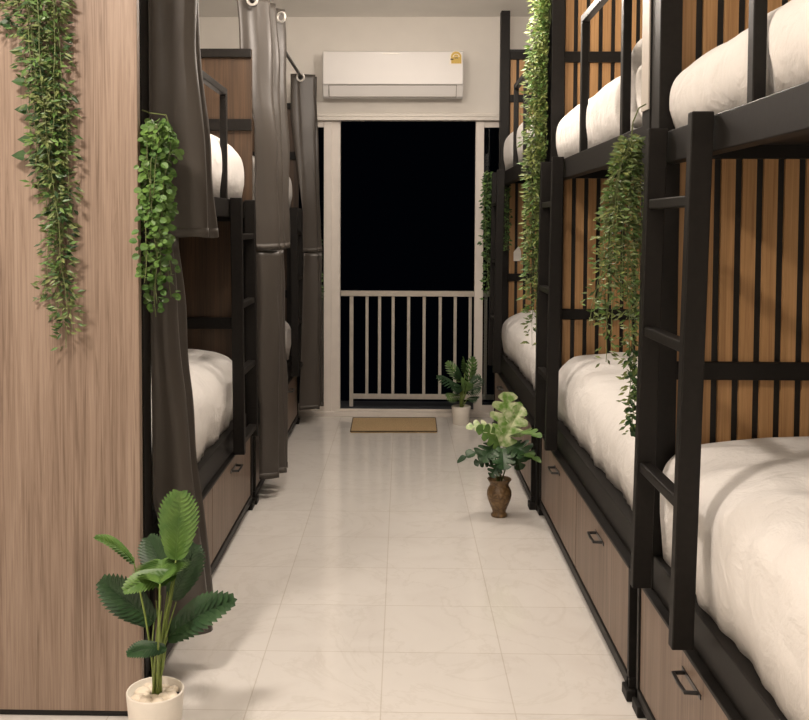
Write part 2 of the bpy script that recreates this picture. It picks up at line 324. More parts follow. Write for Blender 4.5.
# ------------------------------------------------------------------ bunk beds
def bed(name, label, s, xb, xr, Y0, Y1, rail, slb, guard, panelz, mids, ladder, rungs, kind, gposts, ptop, zfoot=0, W=1.0, tops=None):
    """s: +1 right row, -1 left row; xb/xr: |X| of drawer base and of the rails; everything mirrored by s"""
    rt = thing(name, (s * (xr + W / 2), (Y0 + Y1) / 2, 0), label, 'bunk bed', 'bunk beds along both sides of the room')
    ps = .065; dp = .09
    for i, (a, yy) in enumerate(((xr, Y0), (xr, Y1 - dp), (xr + W - ps, Y0), (xr + W - ps, Y1 - dp))):
        bx('post', M['black'], s * a, s * (a + ps), yy, yy + dp, 0, tops[i] if tops else ptop, rt)
    # side rails
    y0, y1 = Y0 + dp, Y1 - dp
    for a in (xr + .004, xr + W - .05):
        bx('lower_side_rail', M['black'], s * a, s * (a + .046), y0, y1, rail[0], rail[1], rt)
        bx('upper_side_rail', M['black'], s * a, s * (a + .046), y0, y1, slb[0], slb[1], rt)
    for z in (rail[1] - .029, slb[1] - .029):
        bx('bunk_base', M['blackboard'], s * (xr + .05), s * (xr + W - .05), Y0 + .01, Y1 - .05, z, z + .025, rt)
    # end crossrails hidden behind bedding plus the tall end panel at the far end
    pt = .03
    if kind == 'slat':
        b = MB(); b.box(s * (xr + ps), s * (xr + W - ps), Y1 - pt, Y1 - .008, rail[0], panelz)
        pn = b.build('end_panel', M['blackboard'], rt)
        b = MB(); per = .0632; wd = .041
        x = xr + ps + .012
        zs = [rail[1]] + sorted(mids + [slb[0] + .03]) + [panelz - .05]
        while x + wd < xr + W - ps:
            for zi in range(len(zs) - 1):
                b.box(s * x, s * (x + wd), Y1 - pt - .012, Y1 - pt, zs[zi] + .02, zs[zi + 1])
            x += per
        b.build('wood_slats', M['slat'], pn)
        for z in mids + [panelz - .05]:
            bx('crossbar', M['black'], s * (xr + ps), s * (xr + W - ps), Y1 - pt - .03, Y1 - pt, z - .028, z + .026, pn)
        bx('crossbar', M['black'], s * (xr + ps), s * (xr + W - ps), Y1 - pt - .03, Y1 - pt, slb[0] + .02, slb[1], pn)
    else:
        b = MB(); b.box(s * (xr + ps), s * (xr + W - ps), Y1 - pt, Y1 - .008, rail[0], slb[1]); b.box(s * (xr - .018), s * (xr + W - ps), Y1 - pt, Y1 - .008, slb[1], panelz)
        pn = b.build('end_panel', M['darkwood'], rt)
        for z, h in [(m_, .03) for m_ in mids] + [(panelz - .022, .022)]:
            bx('crossbar', M['black'], s * (xr + (ps if z < slb[1] else -.018)), s * (xr + W - ps), Y1 - pt - .025, Y1 - pt, z - h, z + h, pn)
        bx('crossbar', M['black'], s * (xr + ps), s * (xr + W - ps), Y1 - pt - .025, Y1 - pt, slb[0] - .02, slb[1], pn)
    # guard rail
    if gposts:
        g = MB(); gy0, gy1 = gposts[0], gposts[-1]
        g.box(s * (xr + .006), s * (xr + .036), gy0 - .018, gy1 + .018, guard - .032, guard)
        go = g.build('guard_rail', M['black'], rt, bevel=.003)
        for yy in gposts: bx('guard_post', M['black'], s * (xr + .006), s * (xr + .036), yy - .018, yy + .018, slb[1] - .002, guard - .03, go)
    # ladder, hooked outside the rails near the far end
    la, lb, lx, zo = ladder  # two Y positions and the outward lean at the foot
    lad = MB(); lw = .054; lt = .036
    zT, zB = slb[1] + .006, rail[0] + zo
    lo = bpy.data.objects.new('ladder', None)
    def up_(yy):
        q = MB(); c = []
        for z, ex in ((zB, lx), (zT, 0)):
            o = xr - .001 - ex
            c += [(s * (o - lw), yy - lt / 2, z), (s * o, yy - lt / 2, z), (s * o, yy + lt / 2, z), (s * (o - lw), yy + lt / 2, z)]
        q.quad_box(c); return q
    lo = up_(la).build('ladder', M['black'], rt, bevel=.003)
    up_(lb).build('ladder_rail', M['black'], lo, bevel=.003)
    for z in rungs:
        ex = lx * (zT - z) / (zT - zB); o = xr - .001 - ex
        q = MB(); q.box(s * (o - lw + .006), s * (o - .01), la + lt / 2, lb - lt / 2, z - .014, z + .014); q.build('rung', M['black'], lo, bevel=.004)
    # drawer base
    zt_ = rail[0] - .004; z0 = .055
    b = MB(); b.box(s * xb, s * (xb + .05), Y0 + .04, Y1 - .0, .03, z0 + .012); b.box(s * xb, s * (xb + .05), Y0 + .04, Y1, zt_ - .012, zt_)
    for yy in (Y0 + .05, Y1 - .022): b.box(s * xb, s * (xb + .05), yy, yy + .022, .0, zt_)
    b.box(s * (xr + W - .1), s * (xr + W - .05), Y0 + .04, Y1, .03, zt_)
    b.box(s * (xb + .05), s * (xr + W - .05), Y0 + .04, Y0 + .07, .03, zt_)
    b.build('base_frame', M['black'], rt, bevel=.002)
    for yy in (Y0 + .02, Y1 - .07): bx('foot', M['black'], s * (xb - .012), s * (xb + .05), yy, yy + .07, 0, .035, rt, bevel=.004)
    ym = (Y0 + Y1) / 2 - .0
    for (a0, a1) in ((Y0 + .076, ym - .004), (ym + .004, Y1 - .026)):
        d = MB(); d.box(s * (xb + .006), s * (xb + .03), a0, a1, z0 + .016, zt_ - .014)
        d.box(s * (xb + .03), s * (xr + W - .2), a0 + .01, a1 - .01, z0 + .03, zt_ - .09)
        dr = d.build('drawer', M['drawer'], rt, bevel=.001)
        h = MB(); yc = (a0 + a1) / 2; zc = zt_ - .066
        h.tube([(s * (xb + .006), yc - .055, zc), (s * (xb - .026), yc - .052, zc), (s * (xb - .028), yc, zc), (s * (xb - .026), yc + .052, zc), (s * (xb + .006), yc + .055, zc)], .0055, 8)
        h.box(s * (xb + .0035), s * (xb + .008), yc - .078, yc + .078, zc - .006, zc + .006)
        h.build('handle', M['handle'], dr)
    return rt
RS = [1.565, 1.20, .808]
bed('bunk_bed', 'black steel bunk bed nearest on the right, its ladder closest to the camera', 1, .735, .755, .82, 2.94, (.412, .512), (1.685, 1.775), 2.36, 3.0, [1.068, 2.36], (2.36, 2.765, .027, .038), RS, 'slat', [1.1, 1.62, 2.13], 3.05)
b2 = bed('bunk_bed', 'black steel bunk bed in the middle of the right row, behind the brown vase', 1, .726, .752, 2.95, 4.985, (.425, .525), (1.728, 1.82), 2.40, 3.0, [1.05, 2.366], (4.50, 4.86, .018, .018), [1.607, 1.19, .775], 'slat', [3.36, 4.125], 3.05)
bx('sheen_strip', M['post_sheen'], .748, .752, 2.952, 3.038, 1.86, 3.04, b2, bevel=0)  # glancing light on the black post's aisle face, put in as pale colour
bed('bunk_bed', 'black steel bunk bed farthest on the right, next to the balcony door', 1, .690, .712, 4.995, 7.13, (.452, .575), (1.797, 1.89), 2.42, 2.80, [1.126, 2.44], (6.70, 7.06, .018, .02), [1.66, 1.25, .84], 'slat', [5.25, 5.75, 6.25], 3.07)
bed('bunk_bed', 'black bunk bed nearest on the left, behind the walnut partition', -1, .795, .807, 2.955, 5.03, (.413, .52), (1.541, 1.624), 2.13, 2.416, [.987, 2.024], (4.47, 4.87, .012, .005), [1.446, 1.12, .80, .47], 'board', [3.45, 3.84, 4.42], 2.45, tops=(3.0, 1.624, 2.45, 2.45))
bed('bunk_bed', 'black bunk bed farthest on the left, between two pairs of grey curtains', -1, .787, .800, 5.04, 7.22, (.413, .52), (1.541, 1.624), 2.13, 2.416, [.987, 2.024], (6.78, 7.11, .012, .01), [1.446, 1.12, .80, .47], 'board', [5.66, 6.1, 6.5], 2.45, tops=(1.624, 1.624, 2.45, 2.45))

# ------------------------------------------------------------------ duvets
def duvet(label, group, s, xr, Y0, Y1, zb, zt, seed, posts=(), crown=.03, n=6.5, lip=.012, ypost=None):
    """soft closed body resting on the bunk; xr is the outer plane of the bed's rails (|X|)"""
    xa, xi = xr + lip, xr + .92
    nu, nv = 110, 72; rows = []
    w = (xi - xa) / 2; xc = (xi + xa) / 2; h = zt - zb
    for i in range(nu + 1):
        u = .5 - .5 * math.cos(PI * i / nu); u = .5 * u + .5 * i / nu; y = Y0 + (Y1 - Y0) * u
        e = max(.02, (1 - abs(2 * u - 1) ** 44) ** (1 / 3)) if 0 < i < nu else .02
        row = []
        for j in range(nv):
            t = PI * j / (nv - 1); ct, st = math.cos(t), math.sin(t)
            a = -w * math.copysign(abs(ct) ** (2 / n), ct); z = h * abs(st) ** (2 / n)
            d = a + w
            side = max(0, 1 - d / .14); top = min(1, z / h)
            z += crown * math.sin(min(1, d / (2 * w)) * PI) * top
            k = noise.noise(Vector((a * 3 + seed, y * 3, seed))) * .020 + noise.noise(Vector((a * 5 + seed * 3, y * 8 + a * 6, seed))) * .009 - abs(noise.noise(Vector((a * 2.5, y * 5 + a * 4, seed * 2)))) * .022
            z2 = max(.0, (z + k * top ** 1.5) * (.2 + .8 * e)) if z > .006 else 0
            bul = side * (.010 * noise.noise(Vector((y * 6, seed, z * 2))) + .006 * noise.noise(Vector((y * 17, seed + 5, z * 3))) + .024 * math.sin(min(1, z / h) * PI) - .010)
            x = xc + a - bul
            x = xc + (x - xc) * (.94 + .06 * e)
            if j < 4: x += (.018 * noise.noise(Vector((y * 5, seed, 1))) + .012 * noise.noise(Vector((y * 14, seed, 1))) + .002) * (1 - j / 4)
            lim = xr + .004
            if ypost and y > ypost: lim = xr + .07
            for yp in posts: lim = max(lim, xr + .042 - .9 * max(0, abs(y - yp) - .022) if abs(y - yp) < .07 else 0)
            # cloth stays clear of the guard posts and bulges between them
            if x < lim + .03: x = lim + .03 * math.exp((x - lim - .03) / .03)
            row.append((s * x, y, zb + z2))
        rows.append(row)
    b = MB(); b.grid(rows); W_ = nv
    b.f.append(tuple(range(W_))); b.f.append(tuple(nu * W_ + j for j in range(W_)))
    b.f.append(tuple([i * W_ for i in range(nu + 1)] + [i * W_ + W_ - 1 for i in range(nu, -1, -1)]))
    o = b.build('duvet', M['duvet'], loc=(s * xc, (Y0 + Y1) / 2, zb), smooth=True)
    return tag(o, label, 'duvet', group)
GD = 'white duvets on the bunks'
duvet('thick white duvet on the lower bunk nearest on the right, beside the closest ladder', GD, 1, .755, .92, 2.89, .514, .875, 1.3, lip=.014, ypost=2.83)
duvet('thick white duvet on the upper bunk nearest on the right, at the top right corner', GD, 1, .755, .92, 2.845, 1.777, 2.0, 2.7, posts=(1.1, 1.62, 2.13), n=7, lip=.03)
duvet('thick white duvet on the lower middle bunk of the right row, beside the long vine', GD, 1, .752, 3.05, 4.935, .527, .845, 4.1, lip=.035, ypost=4.87)
d2 = duvet('white duvet on the upper middle bunk of the right row, its near end folded over', GD, 1, .752, 3.50, 4.885, 1.822, 2.10, 5.2, posts=(4.125,), lip=.02, n=6)
duvet('white duvet on the lower bunk farthest on the right, seen beyond the middle ladder', GD, 1, .712, 5.09, 7.08, .577, .87, 6.8, lip=.03, ypost=7.01)
duvet('white duvet on the upper bunk farthest on the right, half hidden by the tall vine', GD, 1, .712, 5.09, 7.00, 1.892, 2.20, 7.7, posts=(5.25, 5.75, 6.25), lip=.02)
duvet('white duvet on the lower bunk nearest on the left, showing beside the first curtain', GD, -1, .807, 3.16, 4.98, .522, .845, 8.4, lip=.03, ypost=4.91)
duvet('white duvet on the upper bunk nearest on the left, bulging behind a guard post', GD, -1, .807, 3.16, 4.99, 1.626, 1.935, 9.9, posts=(3.45, 3.84, 4.42), lip=.02)
duvet('white duvet on the lower bunk farthest on the left, a sliver between curtain and ladder', GD, -1, .800, 5.14, 7.125, .522, .84, 10.4, lip=.03)
duvet('white duvet on the upper bunk farthest on the left, a sliver between two curtains', GD, -1, .800, 5.62, 7.10, 1.626, 1.92, 11.7, posts=(5.66, 6.1, 6.5), lip=.02)
# folded-over duvet end seen by the second guard post of the middle bunk: the end is rolled back on itself
path = [(3.40, 1.845), (3.465, 1.90), (3.475, 1.99), (3.455, 2.07), (3.39, 2.115), (3.29, 2.13), (3.18, 2.12), (3.10, 2.06), (3.09, 1.95), (3.13, 1.87), (3.23, 1.86), (3.31, 1.91), (3.345, 1.98), (3.32, 2.04), (3.24, 2.04)]
b = MB(); rows = []
for i in range(9):
    x = .795 + .82 * i / 8; rows.append([(x + .006 * noise.noise(Vector((y * 9, z * 9, i))), y + .008 * noise.noise(Vector((x * 5, z * 4, 1))), z + .010 * noise.noise(Vector((x * 5, y * 4, 2)))) for y, z in path])
b.grid(rows); fo = b.build('duvet_fold', M['duvet'], d2, smooth=True, solid=.05, sub=2)

# ------------------------------------------------------------------ curtains and rods
def curtain(label, zt, zb, top, bot, pleats, amp0, amp1, seed, grom=None, rodr=.012, hemh=.04, ph=0, lim=-.9, sq=.7, force=False):
    """plan line top=(x0,y0,x1,y1) / bot, pleated with amplitude across X"""
    nr, ns = 40, pleats * 22
    rows = []
    for i in range(nr + 1):
        t = i / nr; z = zt + (zb - zt) * t
        te = t ** 1.15
        x0, y0, x1, y1 = [a + (c - a) * te for a, c in zip(top, bot)]
        am = amp0 + (amp1 - amp0) * te
        row = []
        for j in range(ns + 1):
            u = j / ns
            w_ = 2 * PI * pleats * u + ph
            sn = math.sin(w_); sn = math.copysign(abs(sn) ** sq, sn)
            v = 1 + .3 * noise.noise(Vector((u * pleats * 1.1, seed, t * .8)))
            x = x0 + (x1 - x0) * u + am * v * (sn * .86 + .16 * math.sin(3 * w_ + seed + t * 1.5)) + .012 * noise.noise(Vector((u * pleats * 3, t * 5, seed)))
            y = y0 + (y1 - y0) * u + .018 * math.cos(w_ * 2 + seed) * .5 + .014 * noise.noise(Vector((u * pleats * 2, t * 3, seed + 4)))
            x = max(x, (lim if not isinstance(lim, tuple) else lim[1] + (lim[0] - lim[1]) * min(1, max(0, (z - lim[2]) / (lim[3] if len(lim) > 3 else .35)))) + .004 * (.5 + .5 * math.sin(j)))
            if force and u < .07: x = x + ((lim if not isinstance(lim, tuple) else lim[1] + (lim[0] - lim[1]) * min(1, max(0, (z - lim[2]) / (lim[3] if len(lim) > 3 else .35)))) - x) * (1 - u / .07)
            dz = .008 * noise.noise(Vector((u * 9, seed, 3))) if i == nr else 0
            row.append((x, y, z + dz))
        rows.append(row)
    b = MB(); b.grid(rows)
    loc = ((bot[0] + bot[2]) / 2, (bot[1] + bot[3]) / 2, zb)
    o = b.build('curtain', M['curtain'], loc=loc, smooth=True, solid=.004)
    tag(o, label, 'curtain', 'grey blackout curtains of the left bunks')
    # stitched hem band
    hb = MB(); k0 = nr - max(1, int(round(hemh / ((zt - zb) / nr))))
    hb.grid([[(p[0], p[1] - .0005, p[2]) for p in rows[k]] for k in range(k0, nr + 1)])
    hb.build('hem', M['hem'], o, smooth=True, solid=.0075)
    if grom:
        for (px, py, pz, ax) in grom:
            g = MB(); g.torus((px, py, pz), ax, .027, .0075); g.build('grommet', M['chrome'], o, smooth=True)
    return o
# near pair, first left bed
curtain('grey curtain over the upper bunk nearest on the left, beside the walnut partition', 2.66, 1.462, (-.748, 3.028, -.775, 3.24), (-.715, 3.035, -.728, 3.32), 2, .062, .078, 1.0, ph=-PI / 2, lim=-.803, force=True)
curtain('long grey curtain of the lower bunk nearest on the left, behind the foreground plant', 1.458, .158, (-.778, 3.035, -.785, 3.22), (-.705, 3.04, -.735, 3.28), 2, .030, .082, 2.0, ph=-PI / 2, lim=(-.804, -.782, .53, .08), force=True)
# near pair, second left bed
curtain('grey curtain with metal eyelets over the upper bunk, near end of the far left bed', 2.735, 1.368, (-.818, 5.14, -.738, 5.58), (-.735, 5.14, -.705, 5.55), 3, .075, .058, 3.0, ph=-PI / 2, grom=[(-.797, 5.075, 2.69, (.25, 1, .2)), (-.69, 5.44, 2.676, (.6, 1, 0))], lim=(-.90, -.798, 2.05))
curtain('long grey curtain with a stepped hem, near end of the far left lower bunk', 1.364, .118, (-.730, 5.16, -.715, 5.42), (-.722, 5.14, -.690, 5.46), 3, .050, .060, 4.0, ph=-PI / 2, lim=(-.798, -.775, .53, .1), force=True)
# far pair, second left bed
curtain('grey curtain with one metal eyelet hanging over the upper bunk, left of the balcony door', 2.62, 1.305, (-.735, 7.09, -.715, 7.28), (-.672, 7.08, -.655, 7.28), 2, .072, .055, 5.0, ph=-PI / 2, grom=[(-.750, 7.02, 2.585, (.25, 1, .2))], lim=(-.83, -.74, 1.6, .7), force=True)
curtain('long grey curtain of the lower bunk, left of the balcony door', 1.30, .125, (-.668, 7.09, -.655, 7.28), (-.680, 7.08, -.660, 7.30), 2, .055, .070, 6.0, ph=-PI / 2, lim=(-.735, -.764, .2, 1.0), force=True)
def rod(label, a, c, r=.0115):
    b = MB(); b.tube([a, c], r, 12); loc = tuple((Vector(a) + Vector(c)) / 2)
    o = b.build('curtain_rod', M['rod'], loc=loc, smooth=True); tag(o, label, 'curtain rod')
    return o
rod('thin black curtain rod above the far left bunk, running to the back wall', (-.80, 5.05, 2.69), (-.745, YB, 2.58))

# ------------------------------------------------------------------ plants
def leaf_blade(b, base, tip, nrm, width, segs=9, curl=.12, peak=.42):
    base, tip, nrm = Vector(base), Vector(tip), Vector(nrm)
    d = tip - base; L = d.length; d.normalize(); sd = d.cross(nrm).normalized(); nn = sd.cross(d).normalized()
    rows = []
    for i in range(segs + 1):
        t = i / segs; w = width * .5 * math.sin(PI * t ** (math.log(.5) / math.log(peak))) + .0008
        c = base + d * L * t + nn * (curl * L * math.sin(PI * t) )
        rows.append([c - sd * w + nn * w * .25, c, c + sd * w + nn * w * .25])
    b.grid(rows)
def frond(b, base, tip, nrm, width, n=13, curl=.10, lw=1.25, droop=0, core=.5):
    """feather-edged leaf made of overlapping leaflets on a midrib"""
    base, tip, nrm = Vector(base), Vector(tip), Vector(nrm)
    d = tip - base; L = d.length; d.normalize(); sd = d.cross(nrm).normalized(); nn = sd.cross(d).normalized()
    leaf_blade(b, base, base + d * L * .97 - nn * .002, nrm, width * core, segs=12, curl=curl, peak=.5)
    def pt(t): return base + d * L * t + nn * (curl * L * math.sin(PI * min(t, 1)))
    b.tube([pt(k / 6) for k in range(7)], [.0026 * (1 - .1 * k) for k in range(7)], 5)
    for i in range(n):
        t = i / (n - 1) * .92
        wv = width * .5 * (math.sin(PI * (.12 + .84 * t) ** .8) ** .8)
        for s in (-1, 1):
            q = pt(t); e = pt(min(1, t)) + d * (wv * .95 + .012 * L) + sd * s * wv + nn * (.10 * wv - droop * wv)
            leaf_blade(b, q, e, nn + sd * s * -.25, max(.005, L / n * lw), segs=4, curl=.05, peak=.5)
    leaf_blade(b, pt(.86), pt(1.0) + d * .02 * L, nn, L / n * 1.4, segs=4, curl=.02)
def pot_taper(root, c, r0, r1, h, mat, ribs=False):
    b = MB(); t = .006
    b.lathe(c, [(r0 * .96, 0), (r0, .004), (r0 + (r1 - r0) * .5, h * .5), (r1, h - .004), (r1 - t * .4, h), (r1 - t, h - .002), (r1 - t - .002, h - .03), (.001, h - .032)], 40)
    return b.build('pot', mat, root, smooth=True)
def pxy(px, py, Y): return P(px, py, Y=Y)

# foreground plant
Yp = 2.62
pc = P(156, 757, Z=0); pc = Vector((pc.x, Yp, 0)); pr = .080; ph_ = P(156, 689, Y=Yp).z
pl = thing('potted_plant', tuple(pc), 'leafy green artificial plant in a white pebble-filled pot, front left beside the partition', 'plant')
pot_taper(pl, pc, .064, pr, ph_, M['potwhite'])
b = MB(); b.lathe(pc + Vector((0, 0, ph_ - .034)), [(.001, -.004), (pr - .0085, -.004), (pr - .0085, .004), (.001, .006)], 28); b.build('soil', M['soil'], pl, smooth=True)
zs_ = ph_ - .03
stem0 = Vector((pc.x + .004, Yp, zs_))
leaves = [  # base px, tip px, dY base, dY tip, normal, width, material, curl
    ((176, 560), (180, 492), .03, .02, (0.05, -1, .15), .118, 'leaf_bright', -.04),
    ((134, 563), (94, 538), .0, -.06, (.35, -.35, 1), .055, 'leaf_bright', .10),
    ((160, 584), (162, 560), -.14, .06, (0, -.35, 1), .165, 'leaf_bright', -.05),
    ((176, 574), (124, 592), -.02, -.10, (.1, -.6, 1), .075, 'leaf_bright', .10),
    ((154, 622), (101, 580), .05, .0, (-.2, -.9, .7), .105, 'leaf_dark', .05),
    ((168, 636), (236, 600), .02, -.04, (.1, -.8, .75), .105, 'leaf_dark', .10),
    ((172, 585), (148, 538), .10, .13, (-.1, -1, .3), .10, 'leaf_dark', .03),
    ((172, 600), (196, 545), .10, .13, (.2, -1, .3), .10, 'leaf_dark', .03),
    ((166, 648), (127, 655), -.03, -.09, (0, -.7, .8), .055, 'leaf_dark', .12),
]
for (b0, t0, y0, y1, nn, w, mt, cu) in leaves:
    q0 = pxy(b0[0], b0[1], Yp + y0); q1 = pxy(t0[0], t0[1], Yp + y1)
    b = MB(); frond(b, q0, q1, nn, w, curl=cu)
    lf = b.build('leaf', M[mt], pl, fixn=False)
    st = MB(); jx = R.uniform(-.012, .012); mid = stem0.lerp(q0, .55) + Vector((jx, 0, .05 * (q0.z - zs_)))
    a = stem0 + Vector((jx * .6, R.uniform(-.008, .008), -.008))
    st.tube([a, a.lerp(mid, .5) + Vector((0, 0, .02)), mid, q0], [.0042, .0036, .003, .0022], 6); st.build('stalk', M['stem'], lf, smooth=True)
for k in range(8):
    a = R.uniform(0, 2 * PI); q0 = pxy(R.uniform(150, 180), R.uniform(575, 612), Yp + R.uniform(-.03, .06)); st = MB()
    a0 = stem0 + Vector((.012 * math.cos(a), .012 * math.sin(a), -.008)); st.tube([a0, a0.lerp(q0, .5) + Vector((.006 * math.cos(a), 0, .01)), q0], [.0036, .003, .0016], 5)
    st.build('stalk', M['stem'], pl, smooth=True)
for k in range(17):   # pebbles in the pot
    a = k * 2.4; rr = (pr - .024) * math.sqrt((k + .5) / 17); rad = R.uniform(.015, .0215)
    if rr < .018: continue
    pp = Vector((pc.x + rr * math.cos(a), Yp + rr * math.sin(a), zs_ + rad * .42 + .004))
    g = MB(); prof = [(rad * max(.02, math.sin(PI * i / 8)), -rad * .72 * math.cos(PI * i / 8)) for i in range(9)]
    g.lathe(pp, prof, 12); sc = R.uniform(.85, 1.25); 
    for v in g.v: d = v - pp; v.x = pp.x + d.x * sc * (1 + .25 * noise.noise(v * 60)); v.z = pp.z + d.z * (1 + .3 * noise.noise(v * 50))
    o = g.build('pebble', M['pebble'], loc=tuple(pp), smooth=True); tag(o, 'smooth cream pebble in the white pot of the front left plant', 'pebble', 'pebbles in the white pot')

# carved vase with split-leaf plant
vc = P(499, 516, Z=0); Yv = vc.y
vp = thing('potted_plant', tuple(vc), 'split-leaf plant in a carved brown urn on the tiles by the right drawers', 'plant')
k = Yv / 955.5
prof = [(.2, 0), (7.6, 0), (8.2, 1), (8, 2.5), (6.6, 4), (6.8, 6), (8.8, 11), (11.2, 17), (12.4, 22), (12.2, 26), (10.6, 29.5), (9.2, 31.5), (9.6, 34), (11.4, 36.6), (12.2, 38), (11.6, 38.6), (10.4, 37.4), (9, 34), (.2, 33.8)]
b = MB(); b.lathe(vc, [(r * k, z * k) for r, z in prof], 40); b.build('pot', M['vase'], vp, smooth=True)
def lobed(b, base, tip, nrm, width, lobes=4, curl=.08):
    base, tip, nrm = Vector(base), Vector(tip), Vector(nrm)
    d = tip - base; L = d.length; d.normalize(); sd = d.cross(nrm).normalized(); nn = sd.cross(d).normalized()
    K = lobes * 6; rows = []
    for i in range(K + 1):
        t = i / K; env = width * .5 * min(1, (math.sin(PI * (.08 + .9 * t)) ** .6) * (1.1 - .35 * t))
        ph = (t * lobes) % 1; cut = .24 + .76 * min(1, abs(math.sin(PI * ph)) ** .45 * 1.12)
        w = env * (cut if .12 < t < .93 else 1) if t < 1 else .001
        c = base + d * L * t + nn * curl * L * math.sin(PI * t)
        rows.append([c - sd * w + nn * w * .18 + d * w * .35, c - sd * w * .5 + nn * w * .12 + d * w * .18, c, c + sd * w * .5 + nn * w * .12 + d * w * .18, c + sd * w + nn * w * .18 + d * w * .35])
    b.grid(rows)
vs0 = vc + Vector((0, 0, 34 * k))
for (b0, t0, y0, y1, nn, w, mt, cu) in [
    ((506, 438), (508, 392), .03, .05, (0, -1, .3), .19, 'variegated', -.03),
    ((500, 446), (522, 406), .0, .02, (.2, -1, .4), .16, 'variegated', .05),
    ((498, 432), (466, 428), .02, .0, (-.1, -.5, 1), .11, 'variegated', .10),
    ((512, 436), (541, 438), .0, -.20, (.1, -.5, 1), .11, 'leaf_mid', .10),
    ((500, 446), (476, 428), .0, -.05, (-.2, -.8, .8), .12, 'leaf_mid', .08),
    ((502, 448), (504, 470), -.02, -.12, (0, -.8, .8), .14, 'leaf_dark', .10),
    ((496, 444), (482, 462), .0, -.08, (-.3, -.9, .6), .13, 'leaf_dark', .10),
    ((508, 446), (532, 458), .0, -.10, (.3, -.9, .6), .15, 'leaf_dark', .10),
    ((512, 440), (520, 470), .04, .02, (.3, -1, .3), .12, 'leaf_dark', .06),
    ((494, 456), (457, 463), .0, -.05, (0, -.5, 1), .075, 'leaf_dark', .22),
    ((494, 460), (474, 464), .03, .0, (-.1, -.9, .6), .08, 'leaf_dark', .12),
    ((500, 462), (491, 477), -.03, -.07, (-.2, -1, .3), .085, 'leaf_dark', .08),
    ((512, 456), (541, 463), .0, -.16, (.1, -.5, 1), .075, 'leaf_mid', .15)]:
    q0 = pxy(b0[0], b0[1], Yv + y0); q1 = pxy(t0[0], t0[1], Yv + y1)
    b = MB(); lobed(b, q0, q1, nn, w, curl=cu); lf = b.build('leaf', M[mt], vp, smooth=False, fixn=False)
    a = vs0 + Vector((R.uniform(-.015, .015), R.uniform(-.012, .012), 0)); st = MB()
    st.tube([a, a.lerp(q0, .5) + Vector((R.uniform(-.01, .01), 0, .01)), q0], [.003, .0026, .002], 6); st.build('stalk', M['twig'], lf, smooth=True)

# small plant by the door
sc_ = P(461, 424, Z=0); Ys = sc_.y; k = Ys / 955.5
spl = thing('potted_plant', tuple(sc_), 'small bushy green plant in a plain white pot right of the doormat', 'plant')
pot_taper(spl, sc_, 8 * k, 9.6 * k, 18.5 * k, M['potwhite'])
ss0 = sc_ + Vector((0, 0, 15 * k))
for (b0, t0, y0, y1, nn, w, mt) in [
    ((462, 382), (447, 362), 0, -.03, (-.2, -.9, .7), .10, 'leaf_mid'), ((465, 372), (463, 359), 0, -.08, (0, -.7, .9), .10, 'leaf_mid'),
    ((468, 385), (473, 357), .03, .03, (.3, -1, .2), .11, 'leaf_mid'), ((460, 388), (437, 377), 0, -.05, (-.1, -.7, 1), .11, 'leaf_dark'),
    ((463, 388), (452, 386), -.03, -.12, (0, -.9, .6), .12, 'leaf_dark'), ((468, 388), (481, 378), 0, -.03, (.2, -.9, .6), .11, 'leaf_dark'),
    ((466, 392), (480, 390), 0, -.06, (.1, -.7, .9), .10, 'leaf_dark'), ((461, 396), (447, 397), 0, -.06, (0, -.8, .8), .10, 'leaf_mid'),
    ((464, 392), (466, 382), -.05, -.12, (0, -.8, .8), .12, 'leaf_mid'), ((468, 398), (477, 399), 0, -.05, (.1, -.8, .8), .08, 'leaf_dark'), ((462, 378), (456, 371), -.04, -.1, (0, -.9, .6), .1, 'leaf_dark')]:
    q0 = pxy(b0[0], b0[1], Ys + y0); q1 = pxy(t0[0], t0[1], Ys + y1)
    b = MB(); frond(b, q0, q1, nn, w, n=8, curl=.08, droop=.6, lw=.62, core=.12); lf = b.build('leaf', M[mt], spl, fixn=False)
    st = MB(); a = ss0 + Vector((R.uniform(-.012, .012), R.uniform(-.01, .01), -.02)); st.tube([a, a.lerp(q0, .5) + Vector((0, 0, .01)), q0], [.005, .004, .003], 5); st.build('stalk', M['stem'], lf, smooth=True)
b = MB(); b.lathe(sc_ + Vector((0, 0, 18.5 * k - .03)), [(.001, -.003), (8.8 * k - .006, -.003), (8.8 * k - .006, .003), (.001, .006)], 24); b.build('soil', M['soil'], spl, smooth=True)

# ------------------------------------------------------------------ hanging vines
def small_leaf(b, p, d, nrm, L, w, shape='lance'):
    d = d.normalized(); sd = d.cross(nrm)
    if sd.length < 1e-4: sd = d.orthogonal()
    sd.normalize(); nn = sd.cross(d).normalized()
    if shape == 'lance':
        b.v += [p, p + d * L * .45 - sd * w / 2 + nn * w * .15, p + d * L, p + d * L * .45 + sd * w / 2 + nn * w * .15]
        k = len(b.v) - 4; b.f += [(k, k + 1, k + 2), (k, k + 2, k + 3)]
    else:
        if shape == 'round': out = [(0, 0), (.22, .42), (.6, .5), (.93, .27), (1, 0)]
        else: out = [(0, 0), (-.10, .28), (.08, .5), (.45, .36), (1, 0)]   # heart
        k = len(b.v)
        L_ = [p + d * L * a + sd * w * c + nn * w * c * .3 for a, c in out]; R_ = [p + d * L * a - sd * w * c + nn * w * c * .3 for a, c in out[1:-1]]
        b.v += L_ + R_; n = len(out)
        b.f.append(tuple(k + i for i in range(n))); b.f.append(tuple([k] + [k + n + i for i in range(n - 2)] + [k + n - 1]))
